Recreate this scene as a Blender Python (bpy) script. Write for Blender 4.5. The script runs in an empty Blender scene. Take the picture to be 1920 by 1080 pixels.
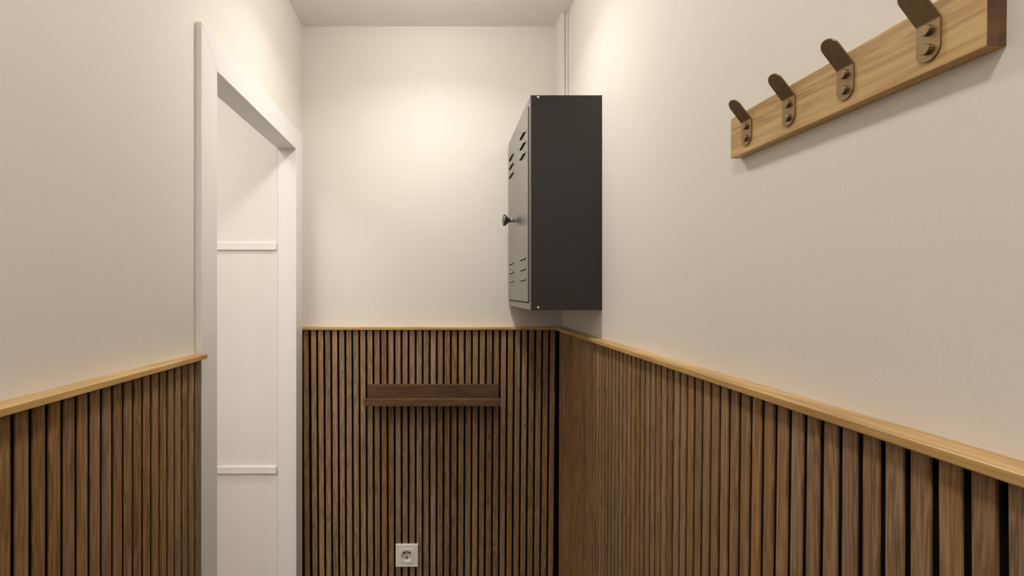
import bpy, bmesh, math, random
from mathutils import Vector, Matrix
random.seed(4)
scene = bpy.context.scene
COL = scene.collection

# ------------------------------------------------------------------ camera, world, lamps, exposure
CAMZ = 1.52
cam_data = bpy.data.cameras.new('camera')
cam_data.sensor_fit = 'HORIZONTAL'
cam_data.sensor_width = 36.0
cam_data.lens = 955.0 / 1920 * 36.0
cam_data.shift_x = 131.0 / 1920
cam_data.shift_y = 7.0 / 1920
cam_data.clip_start = 0.01
cam = bpy.data.objects.new('camera', cam_data)
cam.location = (0, 0, CAMZ)
cam.rotation_euler = (math.pi / 2, 0, 0)
COL.objects.link(cam)
scene.camera = cam

world = bpy.data.worlds.new('world')
world.use_nodes = True
world.node_tree.nodes['Background'].inputs[0].default_value = (1.0, 0.93, 0.84, 1)
world.node_tree.nodes['Background'].inputs[1].default_value = 0.02
scene.world = world

def lamp(name, loc, power, size, col=(1.0, 0.960, 0.900), spread=180, kind='AREA'):
    d = bpy.data.lights.new(name, kind)
    if kind == 'AREA':
        d.shape = 'DISK'
        d.size = size
        d.spread = math.radians(spread)
    else:
        d.shadow_soft_size = size / 2
    d.energy = power
    d.color = col
    o = bpy.data.objects.new(name, d)
    o.location = loc
    COL.objects.link(o)
    return o
# lamp over the far half with added point fill, next lamp, added rear fill, adjoining room
lamp('overhead_light', (-0.03, 1.36, 2.4800), 3.8, 0.13, spread=140)
lamp('ceiling_fill', (-0.03, 1.36, 2.440), 4.7, 0.13, kind='POINT')  # added point light that brightens the ceiling
lamp('overhead_light', (-0.12, -0.05, 2.480), 6.3, 0.13)
lamp('overhead_light', (-0.08, -1.45, 2.480), 8.5, 0.13)  # added fill behind the camera, evens out the far wall
lamp('closet_lamp', (-1.02, 0.35, 2.480), 12.0, 0.60)
lamp('closet_lamp', (-1.00, 1.20, 2.480), 2.4, 0.40)

scene.view_settings.view_transform = 'Standard'
scene.view_settings.look = 'None'
scene.view_settings.gamma = 1.0
scene.view_settings.use_curve_mapping = False
scene.view_settings.exposure = 0.0

# ------------------------------------------------------------------ dimensions
YB = 1.862          # back wall
XL = -0.5107        # left wall beside the doorway
XL2 = -0.5145       # left wall before the doorway
XR = 0.4386         # right wall
H = 2.490
YF = -2.40          # wall behind the camera
RAIL_T, RAIL_B = 1.3925, 1.3825

# ------------------------------------------------------------------ material helpers
def new_mat(name):
    m = bpy.data.materials.new(name)
    m.use_nodes = True
    nt = m.node_tree
    b = nt.nodes['Principled BSDF']
    return m, nt, b

def N(nt, t, **kw):
    n = nt.nodes.new(t)
    for k, v in kw.items():
        setattr(n, k, v)
    return n

def mapping(nt, scale, src='Object', vec=None):
    tc = N(nt, 'ShaderNodeTexCoord')
    mp = N(nt, 'ShaderNodeMapping')
    mp.inputs['Scale'].default_value = scale
    nt.links.new(vec if vec is not None else tc.outputs[src], mp.inputs['Vector'])
    return mp

def ramp(nt, stops):
    r = N(nt, 'ShaderNodeValToRGB')
    el = r.color_ramp.elements
    while len(el) < len(stops):
        el.new(0.5)
    for e, (p, c) in zip(el, stops):
        e.position = p
        e.color = (*c, 1)
    return r

def paint(name, col, rough=0.6, bump=0.12, scale=260, var=0.02):
    m, nt, b = new_mat(name)
    mp = mapping(nt, (1, 1, 1))
    n1 = N(nt, 'ShaderNodeTexNoise')
    n1.inputs['Scale'].default_value = scale
    n1.inputs['Detail'].default_value = 3
    nt.links.new(mp.outputs[0], n1.inputs['Vector'])
    n2 = N(nt, 'ShaderNodeTexNoise')
    n2.inputs['Scale'].default_value = 2.3
    n2.inputs['Detail'].default_value = 4
    nt.links.new(mp.outputs[0], n2.inputs['Vector'])
    n3 = N(nt, 'ShaderNodeTexNoise')
    n3.inputs['Scale'].default_value = 22
    n3.inputs['Detail'].default_value = 2
    nt.links.new(mp.outputs[0], n3.inputs['Vector'])
    r = ramp(nt, [(0.3, tuple(c * (1 - var) for c in col)), (0.7, tuple(min(1, c * (1 + var)) for c in col))])
    nt.links.new(n2.outputs['Fac'], r.inputs[0])
    nt.links.new(r.outputs[0], b.inputs['Base Color'])
    mix = N(nt, 'ShaderNodeMath', operation='MULTIPLY_ADD')
    nt.links.new(n3.outputs['Fac'], mix.inputs[0])
    mix.inputs[1].default_value = 1.6
    nt.links.new(n1.outputs['Fac'], mix.inputs[2])
    bp = N(nt, 'ShaderNodeBump')
    bp.inputs['Strength'].default_value = bump
    bp.inputs['Distance'].default_value = 0.0012
    nt.links.new(mix.outputs[0], bp.inputs['Height'])
    nt.links.new(bp.outputs[0], b.inputs['Normal'])
    b.inputs['Roughness'].default_value = rough
    b.inputs['Specular IOR Level'].default_value = 0.35
    return m

def plain(name, col, rough=0.5, metal=0.0, spec=0.5, noise=0.04, nscale=60, bump=0.0):
    m, nt, b = new_mat(name)
    mp = mapping(nt, (1, 1, 1))
    n1 = N(nt, 'ShaderNodeTexNoise')
    n1.inputs['Scale'].default_value = nscale
    n1.inputs['Detail'].default_value = 4
    nt.links.new(mp.outputs[0], n1.inputs['Vector'])
    r = ramp(nt, [(0.3, tuple(c * (1 - noise) for c in col)), (0.7, tuple(min(1, c * (1 + noise)) for c in col))])
    nt.links.new(n1.outputs['Fac'], r.inputs[0])
    nt.links.new(r.outputs[0], b.inputs['Base Color'])
    b.inputs['Roughness'].default_value = rough
    b.inputs['Metallic'].default_value = metal
    b.inputs['Specular IOR Level'].default_value = spec
    if bump:
        bp = N(nt, 'ShaderNodeBump')
        bp.inputs['Strength'].default_value = bump
        bp.inputs['Distance'].default_value = 0.001
        nt.links.new(n1.outputs['Fac'], bp.inputs['Height'])
        nt.links.new(bp.outputs[0], b.inputs['Normal'])
    return m

def wood(name, axis, dark, mid, light, rough=0.45, fine=1.0, per_piece=False, vary=0.12, spec=0.4, coarse=22, pore=0.35, bands=True):
    """wood with the grain along one object axis; per_piece: every slat gets its own cut via the piece_id attribute"""
    m, nt, b = new_mat(name)
    tc = N(nt, 'ShaderNodeTexCoord')
    vec = tc.outputs['Object']
    at = None
    if per_piece:
        at = N(nt, 'ShaderNodeAttribute', attribute_name='piece_id')
        wn = N(nt, 'ShaderNodeTexWhiteNoise', noise_dimensions='1D')
        nt.links.new(at.outputs['Fac'], wn.inputs['W'])
        sc = N(nt, 'ShaderNodeVectorMath', operation='SCALE')
        nt.links.new(wn.outputs['Color'], sc.inputs[0])
        sc.inputs['Scale'].default_value = 9.0
        ad = N(nt, 'ShaderNodeVectorMath', operation='ADD')
        nt.links.new(vec, ad.inputs[0])
        nt.links.new(sc.outputs[0], ad.inputs[1])
        vec = ad.outputs[0]
    def scl(across, along):
        s = [across] * 3
        s[axis] = along
        return tuple(s)
    # broad figure: distorted rings stretched along the grain
    m1 = mapping(nt, scl(coarse, coarse * 0.055), vec=vec)
    n1 = N(nt, 'ShaderNodeTexNoise')
    n1.inputs['Scale'].default_value = 1.6
    n1.inputs['Detail'].default_value = 2
    n1.inputs['Distortion'].default_value = 0.3
    nt.links.new(m1.outputs[0], n1.inputs['Vector'])
    mul = N(nt, 'ShaderNodeMath', operation='MULTIPLY')
    nt.links.new(n1.outputs['Fac'], mul.inputs[0])
    mul.inputs[1].default_value = 13.0 if bands else 3.0
    fr = N(nt, 'ShaderNodeMath', operation='PINGPONG')
    nt.links.new(mul.outputs[0], fr.inputs[0])
    fr.inputs[1].default_value = 1.0
    # fine fibres
    m2 = mapping(nt, scl(420 * fine, 9), vec=vec)
    n2 = N(nt, 'ShaderNodeTexNoise')
    n2.inputs['Scale'].default_value = 1.0
    n2.inputs['Detail'].default_value = 5
    n2.inputs['Roughness'].default_value = 0.65
    nt.links.new(m2.outputs[0], n2.inputs['Vector'])
    # slow tone drift
    m3 = mapping(nt, scl(30, 1.4), vec=vec)
    n3 = N(nt, 'ShaderNodeTexNoise')
    n3.inputs['Scale'].default_value = 1.0
    n3.inputs['Detail'].default_value = 3
    nt.links.new(m3.outputs[0], n3.inputs['Vector'])
    a1 = N(nt, 'ShaderNodeMath', operation='MULTIPLY')
    nt.links.new(fr.outputs[0], a1.inputs[0]); a1.inputs[1].default_value = 0.34
    a2 = N(nt, 'ShaderNodeMath', operation='MULTIPLY_ADD')
    nt.links.new(n2.outputs['Fac'], a2.inputs[0]); a2.inputs[1].default_value = pore
    nt.links.new(a1.outputs[0], a2.inputs[2])
    a3 = N(nt, 'ShaderNodeMath', operation='MULTIPLY_ADD')
    nt.links.new(n3.outputs['Fac'], a3.inputs[0]); a3.inputs[1].default_value = 0.55
    nt.links.new(a2.outputs[0], a3.inputs[2])
    r = ramp(nt, [(0.36, dark), (0.60, mid), (0.86, light)])
    nt.links.new(a3.outputs[0], r.inputs[0])
    out = r.outputs[0]
    if per_piece:
        hsv = N(nt, 'ShaderNodeHueSaturation')
        mr = N(nt, 'ShaderNodeMapRange')
        nt.links.new(wn.outputs['Value'], mr.inputs['Value'])
        mr.inputs['To Min'].default_value = 1 - vary
        mr.inputs['To Max'].default_value = 1 + vary
        nt.links.new(mr.outputs[0], hsv.inputs['Value'])
        wn2 = N(nt, 'ShaderNodeTexWhiteNoise', noise_dimensions='1D')
        ad2 = N(nt, 'ShaderNodeMath', operation='ADD')
        nt.links.new(at.outputs['Fac'], ad2.inputs[0]); ad2.inputs[1].default_value = 57.3
        nt.links.new(ad2.outputs[0], wn2.inputs['W'])
        mr2 = N(nt, 'ShaderNodeMapRange')
        nt.links.new(wn2.outputs['Value'], mr2.inputs['Value'])
        mr2.inputs['To Min'].default_value = 0.88
        mr2.inputs['To Max'].default_value = 1.10
        nt.links.new(mr2.outputs[0], hsv.inputs['Saturation'])
        nt.links.new(out, hsv.inputs['Color'])
        out = hsv.outputs[0]
    nt.links.new(out, b.inputs['Base Color'])
    bp = N(nt, 'ShaderNodeBump')
    bp.inputs['Strength'].default_value = 0.25
    bp.inputs['Distance'].default_value = 0.0005
    nt.links.new(n2.outputs['Fac'], bp.inputs['Height'])
    nt.links.new(bp.outputs[0], b.inputs['Normal'])
    b.inputs['Roughness'].default_value = rough
    b.inputs['Specular IOR Level'].default_value = spec
    return m

M_wall = paint('cream wall paint', (0.77, 0.725, 0.665), 0.62)
M_ceil = paint('ceiling paint', (0.88, 0.85, 0.81), 0.8, 0.06)
M_white = paint('white gloss trim paint', (0.83, 0.80, 0.785), 0.38, 0.03, 90, 0.008)
M_closet = paint('closet wall paint', (0.80, 0.765, 0.725), 0.6, 0.06)
M_slat = wood('walnut slat veneer', 2, (0.110, 0.054, 0.021), (0.255, 0.145, 0.064), (0.41, 0.255, 0.127), 0.5, 0.9, True, 0.12, coarse=55, pore=0.40)
M_felt = plain('black acoustic felt', (0.006, 0.006, 0.006), 0.95, spec=0.1, nscale=900, noise=0.3, bump=0.3)
M_core = plain('black dyed fibreboard core', (0.010, 0.009, 0.008), 0.8, spec=0.2, nscale=300, noise=0.2)
M_oak_x = wood('oak rail across', 0, (0.36, 0.195, 0.058), (0.57, 0.355, 0.128), (0.72, 0.49, 0.21), 0.33, 1.4, coarse=60, bands=False)
M_oak_y = wood('oak rail along', 1, (0.36, 0.195, 0.058), (0.57, 0.355, 0.128), (0.72, 0.49, 0.21), 0.33, 1.4, coarse=60, bands=False)
M_board = wood('honey coloured rack board', 1, (0.37, 0.21, 0.075), (0.50, 0.31, 0.12), (0.60, 0.40, 0.17), 0.42, 0.35, coarse=26, pore=0.3)
M_endgrain = plain('end grain of the rack board', (0.115, 0.052, 0.020), 0.55, nscale=70, noise=0.45, bump=0.2)
M_walnut = wood('dark walnut picture ledge', 0, (0.068, 0.032, 0.013), (0.115, 0.058, 0.025), (0.165, 0.090, 0.042), 0.42, 0.8, coarse=40)
M_body = plain('anthracite cabinet paint', (0.020, 0.018, 0.0155), 0.42, spec=0.45, nscale=400, noise=0.06)
M_front = plain('anthracite cabinet front with painted sheen', (0.115, 0.110, 0.100), 0.22, spec=0.66, nscale=400, noise=0.03)  # same anthracite as the body, lightened to hold its grazing reflection
M_black = plain('painted gap darkness', (0.004, 0.004, 0.004), 0.9, spec=0.1)  # solid black standing in for the dark inside gaps and openings
M_chrome = plain('dark chrome', (0.24, 0.23, 0.22), 0.12, 1.0, noise=0.02)
M_steel = plain('zinc plated screw', (0.75, 0.74, 0.72), 0.25, 1.0, noise=0.02)
M_brass = plain('aged brass', (0.27, 0.19, 0.10), 0.33, 0.85, spec=0.4, nscale=500, noise=0.05)
M_plastic = plain('white plastic', (0.90, 0.875, 0.84), 0.3, spec=0.5, noise=0.005)
M_plastic2 = plain('white plastic with painted recess shade', (0.70, 0.68, 0.62), 0.35, spec=0.5, noise=0.01)  # same plastic, darkened to put the recess shade into its colour

def floor_mat():
    m, nt, b = new_mat('grey brown floor tiles')
    mp = mapping(nt, (1, 1, 1))
    br = N(nt, 'ShaderNodeTexBrick')
    br.offset = 0.5
    br.inputs['Color1'].default_value = (0.30, 0.26, 0.22, 1)
    br.inputs['Color2'].default_value = (0.34, 0.30, 0.25, 1)
    br.inputs['Mortar'].default_value = (0.10, 0.09, 0.08, 1)
    br.inputs['Scale'].default_value = 1.0
    br.inputs['Mortar Size'].default_value = 0.003
    br.inputs['Brick Width'].default_value = 0.6
    br.inputs['Row Height'].default_value = 0.3
    nt.links.new(mp.outputs[0], br.inputs['Vector'])
    nt.links.new(br.outputs['Color'], b.inputs['Base Color'])
    b.inputs['Roughness'].default_value = 0.45
    return m
M_floor = floor_mat()

# ------------------------------------------------------------------ mesh helpers
def box(bm, x0, x1, y0, y1, z0, z1, bev=0.0, mi=0, seg=2):
    x0, x1 = min(x0, x1), max(x0, x1); y0, y1 = min(y0, y1), max(y0, y1); z0, z1 = min(z0, z1), max(z0, z1)
    vs = [bm.verts.new((x, y, z)) for z in (z0, z1) for y in (y0, y1) for x in (x0, x1)]
    fs = [(0, 2, 3, 1), (4, 5, 7, 6), (0, 1, 5, 4), (2, 6, 7, 3), (0, 4, 6, 2), (1, 3, 7, 5)]
    faces = [bm.faces.new([vs[i] for i in f]) for f in fs]
    for f in faces:
        f.material_index = mi
    if bev > 0:
        es = list({e for f in faces for e in f.edges})
        bmesh.ops.bevel(bm, geom=es, offset=bev, segments=seg, profile=0.6, affect='EDGES')
    return faces

def prism(bm, pts, z0, z1, bev=0.0, sel=None):
    """pts: counter-clockwise (x, y); extruded from z0 to z1"""
    lo = [bm.verts.new((x, y, z0)) for x, y in pts]
    hi = [bm.verts.new((x, y, z1)) for x, y in pts]
    n = len(pts)
    faces = [bm.faces.new(lo[::-1]), bm.faces.new(hi)]
    for i in range(n):
        j = (i + 1) % n
        faces.append(bm.faces.new((lo[i], lo[j], hi[j], hi[i])))
    if bev > 0:
        es = []
        for i in (sel if sel is not None else range(n)):
            j = (i + 1) % n
            es.append(bm.edges.get((hi[i], hi[j])))
            es.append(bm.edges.get((lo[i], lo[j])))
        bmesh.ops.bevel(bm, geom=es, offset=bev, segments=3, profile=0.5, affect='EDGES')
    return faces

def lathe(bm, prof, seg=32, mat=None, mi=0):
    """prof: (r, h) revolved about local z, transformed by mat"""
    rings = []
    for r, h in prof:
        if r < 1e-6:
            rings.append([bm.verts.new((0, 0, h))])
        else:
            rings.append([bm.verts.new((r * math.cos(2 * math.pi * k / seg), r * math.sin(2 * math.pi * k / seg), h)) for k in range(seg)])
    allv = [v for r in rings for v in r]
    for a, b_ in zip(rings[:-1], rings[1:]):
        for k in range(seg):
            k2 = (k + 1) % seg
            if len(a) == 1 and len(b_) == 1:
                continue
            if len(a) == 1:
                f = bm.faces.new((a[0], b_[k], b_[k2]))
            elif len(b_) == 1:
                f = bm.faces.new((a[k], a[k2], b_[0]))
            else:
                f = bm.faces.new((a[k], a[k2], b_[k2], b_[k]))
            f.smooth = True
            f.material_index = mi
    if mat is not None:
        bmesh.ops.transform(bm, matrix=mat, verts=allv)
    return allv

def obj(name, bm, mats, parent=None, loc=None):
    me = bpy.data.meshes.new(name)
    bmesh.ops.recalc_face_normals(bm, faces=bm.faces[:])
    bm.to_mesh(me)
    bm.free()
    for m in (mats if isinstance(mats, (list, tuple)) else [mats]):
        me.materials.append(m)
    o = bpy.data.objects.new(name, me)
    COL.objects.link(o)
    if parent:
        o.parent = parent
    if loc:
        o.location = loc
    return o

def tag(o, label, cat, group=None):
    o['label'] = label
    o['category'] = cat
    if group:
        o['group'] = group
    return o

def thing(name, loc, label, cat, group=None, rot=(0, 0, 0)):
    o = bpy.data.objects.new(name, None)
    o.empty_display_size = 0.05
    o.location = loc
    o.rotation_euler = rot
    COL.objects.link(o)
    return tag(o, label, cat, group)

def struct(name, bm, mats):
    o = obj(name, bm, mats)
    o['kind'] = 'structure'
    return o

# ------------------------------------------------------------------ room shell
TH = 0.10
D0, D1 = 1.134, 1.7477      # clear opening of the doorway along the left wall
DZ = 2.0104                 # underside of the doorway head
XJ = -0.5636                # inner face of the left wall, closet side
CX = -1.45                  # closet far side
CY0 = -0.30

bm = bmesh.new(); box(bm, CX - TH, XR + TH, YF - TH, YB + TH, -0.08, 0.0); struct('floor', bm, M_floor)
bm = bmesh.new(); box(bm, CX - TH, XR + TH, YF - TH, YB + TH, H, H + 0.08); struct('ceiling', bm, M_ceil)
bm = bmesh.new(); box(bm, XL, XR, YB, YB + TH, 0, H); struct('wall_back', bm, M_wall)
bm = bmesh.new(); box(bm, XR, XR + TH, YF, YB + TH, 0, H); struct('wall_right', bm, M_wall)
bm = bmesh.new(); box(bm, XL2, XR, YF - TH, YF, 0, H); struct('wall_front', bm, M_wall)
bm = bmesh.new()
JL = 0.006
def xw(y): return XL2 + (XL - XL2) * min(1, max(0, (y - 0.7) / (D1 - 0.7)))
ya, yb = D0 - 0.03, D1 + 0.03
prism(bm, [(XJ, YF), (XL2, YF), (XL2, 0.7), (xw(ya), ya), (XJ, ya)], 0, H)
prism(bm, [(XJ, ya), (xw(ya), ya), (XL, D1), (XL, yb), (XJ, yb)], DZ + 0.03, H)
prism(bm, [(XJ, yb), (XL, yb), (XL, YB + TH), (XJ, YB + TH)], 0, H)
struct('wall_left', bm, M_wall)
# closet seen through the doorway
bm = bmesh.new()
box(bm, CX, XJ, D1, YB + TH, 0, H)
struct('wall_closet_end', bm, M_closet)
bm = bmesh.new()
box(bm, CX - TH, CX, CY0 - TH, YB + TH, 0, H)
box(bm, CX, XJ, CY0 - TH, CY0, 0, H)
struct('wall_closet_side', bm, M_closet)

# doorway lining and architrave
XT = -0.5005
bm = bmesh.new()
OA0, OA1, OZ = 1.060, 1.8235, 2.0822
def mitre_poly(pts, x0, x1):
    a = [bm.verts.new((x0, y, z)) for y, z in pts]
    b_ = [bm.verts.new((x1, y, z)) for y, z in pts]
    bm.faces.new(a); bm.faces.new(b_[::-1])
    n = len(pts)
    fs = []
    for i in range(n):
        j = (i + 1) % n
        fs.append(bm.faces.new((a[i], b_[i], b_[j], a[j])))
    es = [e for e in {e for f in fs for e in f.edges} if e.verts[0].co.x > x1 - 1e-6 and e.verts[1].co.x > x1 - 1e-6]
    bmesh.ops.bevel(bm, geom=es, offset=0.0009, segments=2, profile=0.5, affect='EDGES')
mitre_poly([(OA0, 0), (D0, 0), (D0, DZ), (OA0, OZ)], XL2, XT)
mitre_poly([(OA1, 0), (D1, 0), (D1, DZ), (OA1, OZ)], XL, XT)
mitre_poly([(OA0, OZ), (D0, DZ), (D1, DZ), (OA1, OZ)], XL, XT)
struct('trim_1', bm, M_white)
bm = bmesh.new()
box(bm, XJ - 0.001, XL + 0.0002, D0 - 0.03, D0, 0, DZ + 0.03)
box(bm, XJ - 0.0005, XL + 0.0002, D1, D1 + 0.03, 0, DZ + 0.03)
box(bm, XJ - 0.001, XL + 0.0002, D0, D1, DZ, DZ + 0.03)
struct('trim_2', bm, M_white)

# shelf battens on the closet end wall
for z0, z1, pr, lab in ((1.6630, 1.6870, 0.007, 'upper thin white horizontal batten on the wall seen through the doorway'),
                        (0.8985, 0.9215, 0.009, 'lower thin white horizontal batten on the wall seen through the doorway')):
    bm = bmesh.new()
    box(bm, -1.10, XJ - 0.004, D1 - pr, D1, z0, z1, 0.001)
    tag(obj('shelf_batten', bm, M_white), lab, 'batten', 'white battens inside the doorway')

# ------------------------------------------------------------------ slat panelling
FELT = 0.009
def lean_right(y):
    # the strips on the right wall are not quite plumb
    if y > 0.95: return 0.016
    if y > 0.62: return 0.020
    if y > 0.45: return 0.020 * (y - 0.45) / 0.17
    return -0.006
def slat_panel(name, axis, wallc, sign, edges, width, span, depth, lean, label, ids, z0=0.0):
    """axis 'x': strips run along x on a wall at y=wallc; axis 'y': along y on a wall at x=wallc. sign: towards the room"""
    org = (0, wallc + sign * 0.0007, 0) if axis == 'x' else (wallc + sign * 0.0007, 0, 0)
    t = thing(name, org, label, 'wall panel', 'wood slat panels on the lower walls')
    bm = bmesh.new()
    lay = bm.verts.layers.float.new('piece_id')
    for k, e in enumerate(edges):
        before = set(bm.verts)
        w = width + random.uniform(-0.0003, 0.0003)
        f0, f1 = FELT, depth
        zt = RAIL_B - 0.0005
        zb = z0 + 0.001
        dl = lean(e) * (zt - zb)
        fm = f1 - 0.0029
        ins = 0.0002
        if axis == 'x':
            box(bm, e + ins, e + w - ins, sign * f0, sign * fm, zb, zt, mi=1)
            faces = box(bm, e, e + w, sign * fm, sign * f1, zb, zt)
        else:
            box(bm, sign * f0, sign * fm, e - w + ins, e - ins, zb, zt, mi=1)
            faces = box(bm, sign * fm, sign * f1, e - w, e, zb, zt)
        # ease the two long front edges
        es = []
        for ed in {ed for f in faces for ed in f.edges}:
            a, b_ = ed.verts
            if abs(a.co.z - b_.co.z) > 0.1:
                c = a.co.y if axis == 'x' else a.co.x
                if abs(abs(c) - f1) < 1e-5:
                    es.append(ed)
        bmesh.ops.bevel(bm, geom=es, offset=0.0009, segments=2, profile=0.5, affect='EDGES')
        for v in bm.verts:
            if v not in before:
                v[lay] = ids + k * 1.0
                fr = (zt - v.co.z) / (zt - zb)
                if axis == 'x': v.co.x += dl * fr
                else: v.co.y += dl * fr
    obj('slats', bm, [M_slat, M_core], t)
    bm = bmesh.new()
    a, b_ = span
    if axis == 'x':
        box(bm, a, b_, 0, sign * FELT, z0 + 0.001, RAIL_B - 0.0004)
    else:
        box(bm, 0, sign * FELT, a, b_, z0 + 0.001, RAIL_B - 0.0004)
    obj('felt_backing', bm, M_felt, t)
    return t

PITCH = 0.02545
YS = YB - 0.021
xs = [(568.7 - 829) * YS / 955] + [(583.2 - 829) * YS / 955 + PITCH * k for k in range(35)]
def lean_back(x):
    return -0.004 - 0.010 * (x + 0.05) if x > -0.3 else -0.004 - 0.010 * (x + 0.05) + 0.004
slat_panel('slat_panel', 'x', YB, -1, xs, 0.0181, (XL + 0.001, XR - 0.0102), 0.021, lambda x: (-0.0085 * (x + 0.09) / 0.4) if x > -0.09 else (-0.0065 * (x + 0.09) / 0.42),
           'walnut coloured slat panel on the far end wall, behind the small shelf and the socket', 1)
# right wall: far edges of the strips
ys = []
y = 0.5561
while y + 0.0256 < 1.812: y += 0.0256
while y > -0.55:
    ys.append(y); y -= 0.0256 if y > 0.45 else 0.0263
slat_panel('slat_panel', 'y', XR, -1, ys, 0.0180, (-0.56, YB - 0.0010), 0.021, lean_right,
           'long walnut coloured slat panel on the right wall, below the coat rack and cabinet', 200)
ys = []
y = 1.0415
while y > -0.55:
    ys.append(y); y -= 0.0254
slat_panel('slat_panel', 'y', XL2 + 0.0024, 1, ys, 0.0180, (-0.56, 1.0555), 0.0166, lambda y: 0.0,
           'walnut coloured slat panel on the left wall, in front of the white doorway', 400)

# oak cap rails
rb = 0.0330
bm = bmesh.new()
prism(bm, [(XL + 0.0005, YB), (XL + 0.0005, YB - rb), (XR - rb, YB - rb), (XR, YB)], RAIL_B, RAIL_T, 0.0016, sel=[1])
tag(obj('cap_rail', bm, M_oak_x), 'light oak cap rail along the top of the far wall panelling', 'rail', 'oak rails capping the slat panels')
bm = bmesh.new()
prism(bm, [(XR, YB), (XR - rb, YB - rb), (XR - rb - 0.001, -0.56), (XR, -0.56)], RAIL_B, RAIL_T, 0.0016, sel=[1])
tag(obj('cap_rail', bm, M_oak_y), 'long light oak cap rail sloping down the right wall under the coat rack', 'rail', 'oak rails capping the slat panels')
bm = bmesh.new()
prism(bm, [(XL2, -0.56), (-0.4815, -0.56), (-0.4815, 1.0445), (XT + 0.001, 1.0520), (XT + 0.001, 1.0590), (XL2, 1.0590)], RAIL_B, RAIL_T, 0.0014, sel=[1])
tag(obj('cap_rail', bm, M_oak_y), 'light oak cap rail on the left wall, ending at the white door frame', 'rail', 'oak rails capping the slat panels')

# ------------------------------------------------------------------ boxed pipe in the corner above the cabinet
CAB_T, CAB_B = 2.0590, 1.4700
bm = bmesh.new()
prism(bm, [(0.4133, YB), (0.4133, 1.770), (0.4255, 1.770), (0.4275, 1.776), (0.4300, 1.770), (0.4375, 1.770), (XR, 1.773), (XR, YB)], CAB_T, H)
tag(obj('pipe_boxing', bm, M_wall), 'narrow cream boxed pipe in the corner above the metal cabinet', 'pipe boxing')

# ------------------------------------------------------------------ metal wall cabinet
CX0, CY_N, CY_F = 0.2426, 1.3960, 1.8530
cab = thing('wall_cabinet', (XR, (CY_N + CY_F) / 2, CAB_B), 'dark anthracite metal cabinet with a vented door, sheen put into its grey colour, hung on the right wall', 'cabinet')
co = Vector(cab.location)
def L(x, y, z): return (x - co.x, y - co.y, z - co.z)
def cbox(bm, x0, x1, y0, y1, z0, z1, bev=0, mi=0):
    a = L(x0, y0, z0); b_ = L(x1, y1, z1)
    return box(bm, a[0], b_[0], a[1], b_[1], a[2], b_[2], bev, mi)
bm = bmesh.new()
cbox(bm, CX0 + 0.0015, XR, CY_N, CY_F, CAB_B, CAB_T, 0.0012)
obj('body', bm, M_body, cab)
DY0, DY1, DZ0, DZ1 = 1.4235, 1.8455, 1.4915, 2.0365
bm = bmesh.new()
xf0, xf1 = CX0 + 0.0015, CX0 - 0.0003
cbox(bm, xf0, xf1, CY_N, DY0 - 0.0034, CAB_B, CAB_T, 0.0006)
cbox(bm, xf0, xf1, DY1 + 0.0012, CY_F, CAB_B, CAB_T, 0.0005)
cbox(bm, xf0, xf1, DY0 - 0.0034, DY1 + 0.0012, CAB_B, DZ0 - 0.0034, 0.0005)
cbox(bm, xf0, xf1, DY0 - 0.0034, DY1 + 0.0012, DZ1 + 0.0024, CAB_T, 0.0005)
obj('front_frame', bm, M_front, cab)
bm = bmesh.new()
DX = CX0 - 0.0030          # the door stands proud of its frame
cbox(bm, xf0, DX, DY0, DY1, DZ0, DZ1, 0.0004)
cbox(bm, xf0 + 0.0002, xf0 - 0.0002, DY0 - 0.0036, DY1 + 0.0014, DZ0 - 0.0036, DZ1 + 0.0026, mi=1)  # black sheet that paints shade into the gap around the door
door = obj('door', bm, [M_front, M_black], cab)
door['label'] = 'vented door, sheen put into its grey colour'
# vent louvres
def louvre(y0, y1, zc):
    bm = bmesh.new()
    x = DX
    h, d = 0.0070, 0.0042
    pts = [(x, zc + h), (x - d * 0.75, zc + 0.0012), (x - d, zc), (x, zc)]
    ins = 0.0025
    A, B = [], []
    for i, (px, pz) in enumerate(pts):
        s = ins if px < x - 1e-5 else 0
        A.append(bm.verts.new(L(px, y0 + s, pz)))
        B.append(bm.verts.new(L(px, y1 - s, pz)))
    bm.faces.new(A); bm.faces.new(B[::-1])
    for i in range(4):
        j = (i + 1) % 4
        f = bm.faces.new((A[i], B[i], B[j], A[j]))
        if i == 2: f.material_index = 1
    # solid black strip painting the dark of the slot under the hood
    a = L(x - 0.0002, y0, zc - 0.0020); b_ = L(x, y1, zc)
    box(bm, a[0], b_[0], a[1], b_[1], a[2], b_[2], 0, 1)
    return obj('vent_louvre', bm, [M_front, M_black], door)
for z in (1.9830, 1.9520, 1.9210, 1.6150, 1.5840, 1.5535):
    louvre(1.4690, 1.5570, z)
    louvre(1.7170, 1.8060, z)
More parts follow.
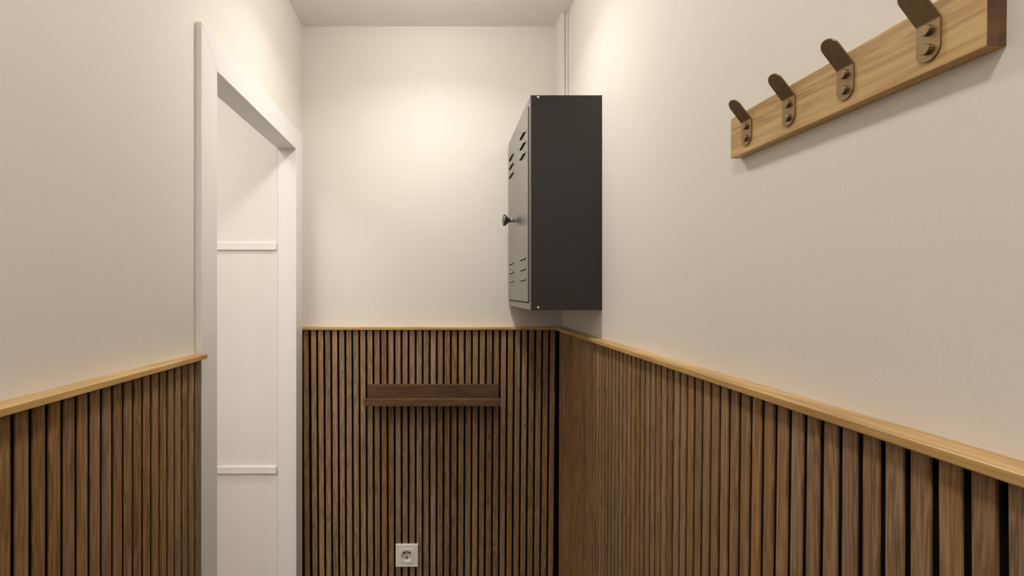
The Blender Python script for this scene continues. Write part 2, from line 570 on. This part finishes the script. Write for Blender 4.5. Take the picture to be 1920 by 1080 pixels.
# knob
bm = bmesh.new()
mt = Matrix.Translation(L(DX, 1.716, 1.7605)) @ Matrix.Rotation(-math.pi / 2, 4, 'Y')
lathe(bm, [(0.0, 0), (0.0085, 0), (0.0085, 0.0015), (0.0068, 0.0025), (0.0064, 0.0120), (0.0085, 0.0165), (0.0140, 0.0215), (0.0185, 0.0265),
           (0.0202, 0.0300), (0.0196, 0.0330), (0.0165, 0.0355), (0.0090, 0.0372), (0.0, 0.0378)], 40, mt)
k = obj('knob', bm, M_chrome, cab); k['label'] = 'chrome door knob'
for z in (2.0530, 1.4770):
    bm = bmesh.new()
    mt = Matrix.Translation(L(0.2632, CY_N, z)) @ Matrix.Rotation(math.pi / 2, 4, 'X')
    lathe(bm, [(0.0, 0), (0.0036, 0), (0.0036, 0.0008), (0.0026, 0.0020), (0.0012, 0.0024), (0.0009, 0.0016), (0.0, 0.0015)], 24, mt)
    obj('screw', bm, M_steel, cab)

# ------------------------------------------------------------------ picture ledge on the far panelling
YP = YB - 0.021
led = thing('picture_ledge', (-0.0330, YP - 0.0009, 1.1290), 'dark walnut wall shelf with a raised front lip on the far slat panelling', 'shelf')
W2 = 0.2335
bm = bmesh.new(); box(bm, -W2, W2, -0.0110, 0, 0.0100, 0.0585, 0.0009); obj('back_plate', bm, M_walnut, led)
bm = bmesh.new(); box(bm, -W2, W2, -0.0920, 0, 0.0, 0.0095, 0.0007); obj('shelf_board', bm, M_walnut, led)
bm = bmesh.new(); box(bm, -W2, W2, -0.1040, -0.0921, 0.0, 0.0262, 0.0020); obj('front_lip', bm, M_walnut, led)

# ------------------------------------------------------------------ power socket
soc = thing('power_socket', (-0.1272, YP - 0.0010, 0.5705), 'white square power socket low on the far slat panelling', 'socket')
def rounded_plate(bm, half, y0, y1, r, hole=None, seg=6, bev=0.0012):
    pts = []
    if hole:
        for k in range(64):
            a = 2 * math.pi * k / 64
            q = half / max(abs(math.cos(a)), abs(math.sin(a)))
            pts.append((q * math.cos(a), q * math.sin(a)))
    else:
        for cx, cz, a0 in ((half - r, half - r, 0), (-half + r, half - r, 90), (-half + r, -half + r, 180), (half - r, -half + r, 270)):
            for k in range(seg + 1):
                a = math.radians(a0 + 90 * k / seg)
                pts.append((cx + r * math.cos(a), cz + r * math.sin(a)))
    def sq(y, s):
        return [bm.verts.new((x * s, y, z * s)) for x, z in pts]
    back, edge, front = sq(y0, 1.0), sq(y1 + bev, 1.0), sq(y1, 1 - bev / half)
    rings = [back, edge, front]
    n = len(pts)
    if hole:
        inner, deep = [], []
        for x, z in pts:
            a = math.atan2(z, x)
            inner.append(bm.verts.new((hole * math.cos(a), y1, hole * math.sin(a))))
            deep.append(bm.verts.new((hole * math.cos(a), y0, hole * math.sin(a))))
        rings += [inner, deep]
    else:
        bm.faces.new(front)
    for a, b_ in zip(rings[:-1], rings[1:]):
        for i in range(n):
            j = (i + 1) % n
            bm.faces.new((a[i], a[j], b_[j], b_[i]))
bm = bmesh.new(); rounded_plate(bm, 0.0400, 0.0, -0.0090, 0.0030, hole=0.0225); obj('cover_frame', bm, M_plastic, soc)
bm = bmesh.new(); rounded_plate(bm, 0.0255, -0.0006, -0.0105, 0.0012, hole=0.0202, seg=12, bev=0.0006); obj('insert', bm, M_plastic, soc)
bm = bmesh.new()
mt = Matrix.Translation((0, -0.0010, 0)) @ Matrix.Rotation(math.pi / 2, 4, 'X')
lathe(bm, [(0.0, 0.0), (0.0185, 0.0), (0.0202, 0.0013)], 40, mt)
cup = obj('recess', bm, M_plastic2, soc)
for (px, pz, w, h) in ((-0.0095, 0.0072, 0.0031, 0.0031), (0.0095, 0.0072, 0.0031, 0.0031), (0.0, 0.0072, 0.0016, 0.0020), (0.0, -0.0095, 0.0034, 0.0040)):
    bm = bmesh.new()
    n = 16
    if pz < 0:
        vs = [bm.verts.new((px + x, -0.0018, pz + z)) for x, z in ((-w, -h), (w, -h), (w * 0.35, h), (-w * 0.35, h))]
    else:
        vs = [bm.verts.new((px + w * math.cos(2 * math.pi * k / n), -0.0018, pz + h * math.sin(2 * math.pi * k / n))) for k in range(n)]
    f = bm.faces.new(vs)
    r = bmesh.ops.extrude_face_region(bm, geom=[f])
    for v in r['geom']:
        if isinstance(v, bmesh.types.BMVert): v.co.y += 0.0008
    obj('socket_hole', bm, M_black, soc)

# ------------------------------------------------------------------ coat rack
rack = thing('coat_rack', (XR, 0.5710, 1.7418), 'honey coloured wooden coat rack board with four brass hooks on the right wall', 'coat rack', rot=(0.0118, 0, 0))
BT = 0.0155
bm = bmesh.new()
fs = box(bm, -BT, 0, -0.1757, 0.1757, -0.02885, 0.02885, 0.0007)
for f in bm.faces:
    if f.normal.length == 0: f.normal_update()
    c = f.calc_center_median()
    if abs(c.y) > 0.1755: f.material_index = 1
obj('board', bm, [M_board, M_endgrain], rack)

def hook_mesh():
    bm = bmesh.new()
    R = 0.0110
    th = 0.0017
    s_lo, s_hi = -0.0340, 0.0362
    ang = math.radians(37.5)      # lean of the arm out of the vertical
    rows = []
    n = 9
    for k in range(n + 1):
        a = math.pi / 2 * k / n
        rows.append((s_lo + R - R * math.cos(a), max(R * math.sin(a), 0.0004)))
    rows += [(-0.0016, R), (-0.0008, R), (0.0, R), (0.0008, R), (0.0016, R)]
    for k in range(n + 1):
        a = math.pi / 2 * (1 - k / n)
        rows.append((s_hi - R + R * math.cos(a), max(R * math.sin(a), 0.0004)))
    def path(s):
        # centre position and outward normal in (x, z); bend spread over 3.2 mm
        b0, b1 = -0.0016, 0.0016
        if s <= b0:
            return (0.0, s), 0.0
        if s >= b1:
            rr = (b1 - b0) / ang
            px, pz = rr * (1 - math.cos(ang)), b0 + rr * math.sin(ang)
            return (px + (s - b1) * math.sin(ang), pz + (s - b1) * math.cos(ang)), ang
        rr = (b1 - b0) / ang
        a = (s - b0) / rr
        return (rr * (1 - math.cos(a)), b0 + rr * math.sin(a)), a
    zb = 0.0135
    F, B = [], []
    for s, w in rows:
        (o, z), a = path(s)
        nx, nz = math.cos(a), -math.sin(a)       # outward normal (out, up)
        for lst, t in ((F, th), (B, 0.0)):
            ox, oz = o + nx * t, z + nz * t
            lst.append([bm.verts.new((-(BT + 0.0002 + ox), y, zb + oz)) for y in (-w, w)])
    for lst in (F, B):
        for a, b_ in zip(lst[:-1], lst[1:]):
            bm.faces.new((a[0], a[1], b_[1], b_[0]))
    m = len(rows)
    for i in range(m - 1):
        for c in (0, 1):
            bm.faces.new((F[i][c], F[i + 1][c], B[i + 1][c], B[i][c]))
    bm.faces.new((F[0][0], F[0][1], B[0][1], B[0][0]))
    bm.faces.new((F[-1][0], F[-1][1], B[-1][1], B[-1][0]))
    bmesh.ops.recalc_face_normals(bm, faces=bm.faces[:])
    es = [e for e in bm.edges if len(e.link_faces) == 2 and e.calc_face_angle(0) > 1.0]
    bmesh.ops.bevel(bm, geom=es, offset=0.00035, segments=2, profile=0.5, affect='EDGES')
    return bm
def screw_mesh(z):
    bm = bmesh.new()
    mt = Matrix.Translation((-(BT + 0.0018), 0, z)) @ Matrix.Rotation(-math.pi / 2, 4, 'Y')
    lathe(bm, [(0.0, 0), (0.0046, 0), (0.0046, 0.0032), (0.0043, 0.0036), (0.0, 0.0036)], 32, mt)
    for f in bm.faces: f.smooth = False
    return bm
for i, yc in enumerate((0.1356, 0.0495, -0.0378, -0.1290)):
    if i == 0:
        h = obj('hook', hook_mesh(), M_brass, rack)
        s1 = obj('screw', screw_mesh(0.0062), M_brass, h)
        s2 = obj('screw', screw_mesh(-0.0102), M_brass, h)
        h.location = (0, yc, 0)
    else:
        c = h.copy(); COL.objects.link(c); c.parent = rack; c.location = (0, yc, 0)
        for s in (s1, s2):
            d = s.copy(); COL.objects.link(d); d.parent = c
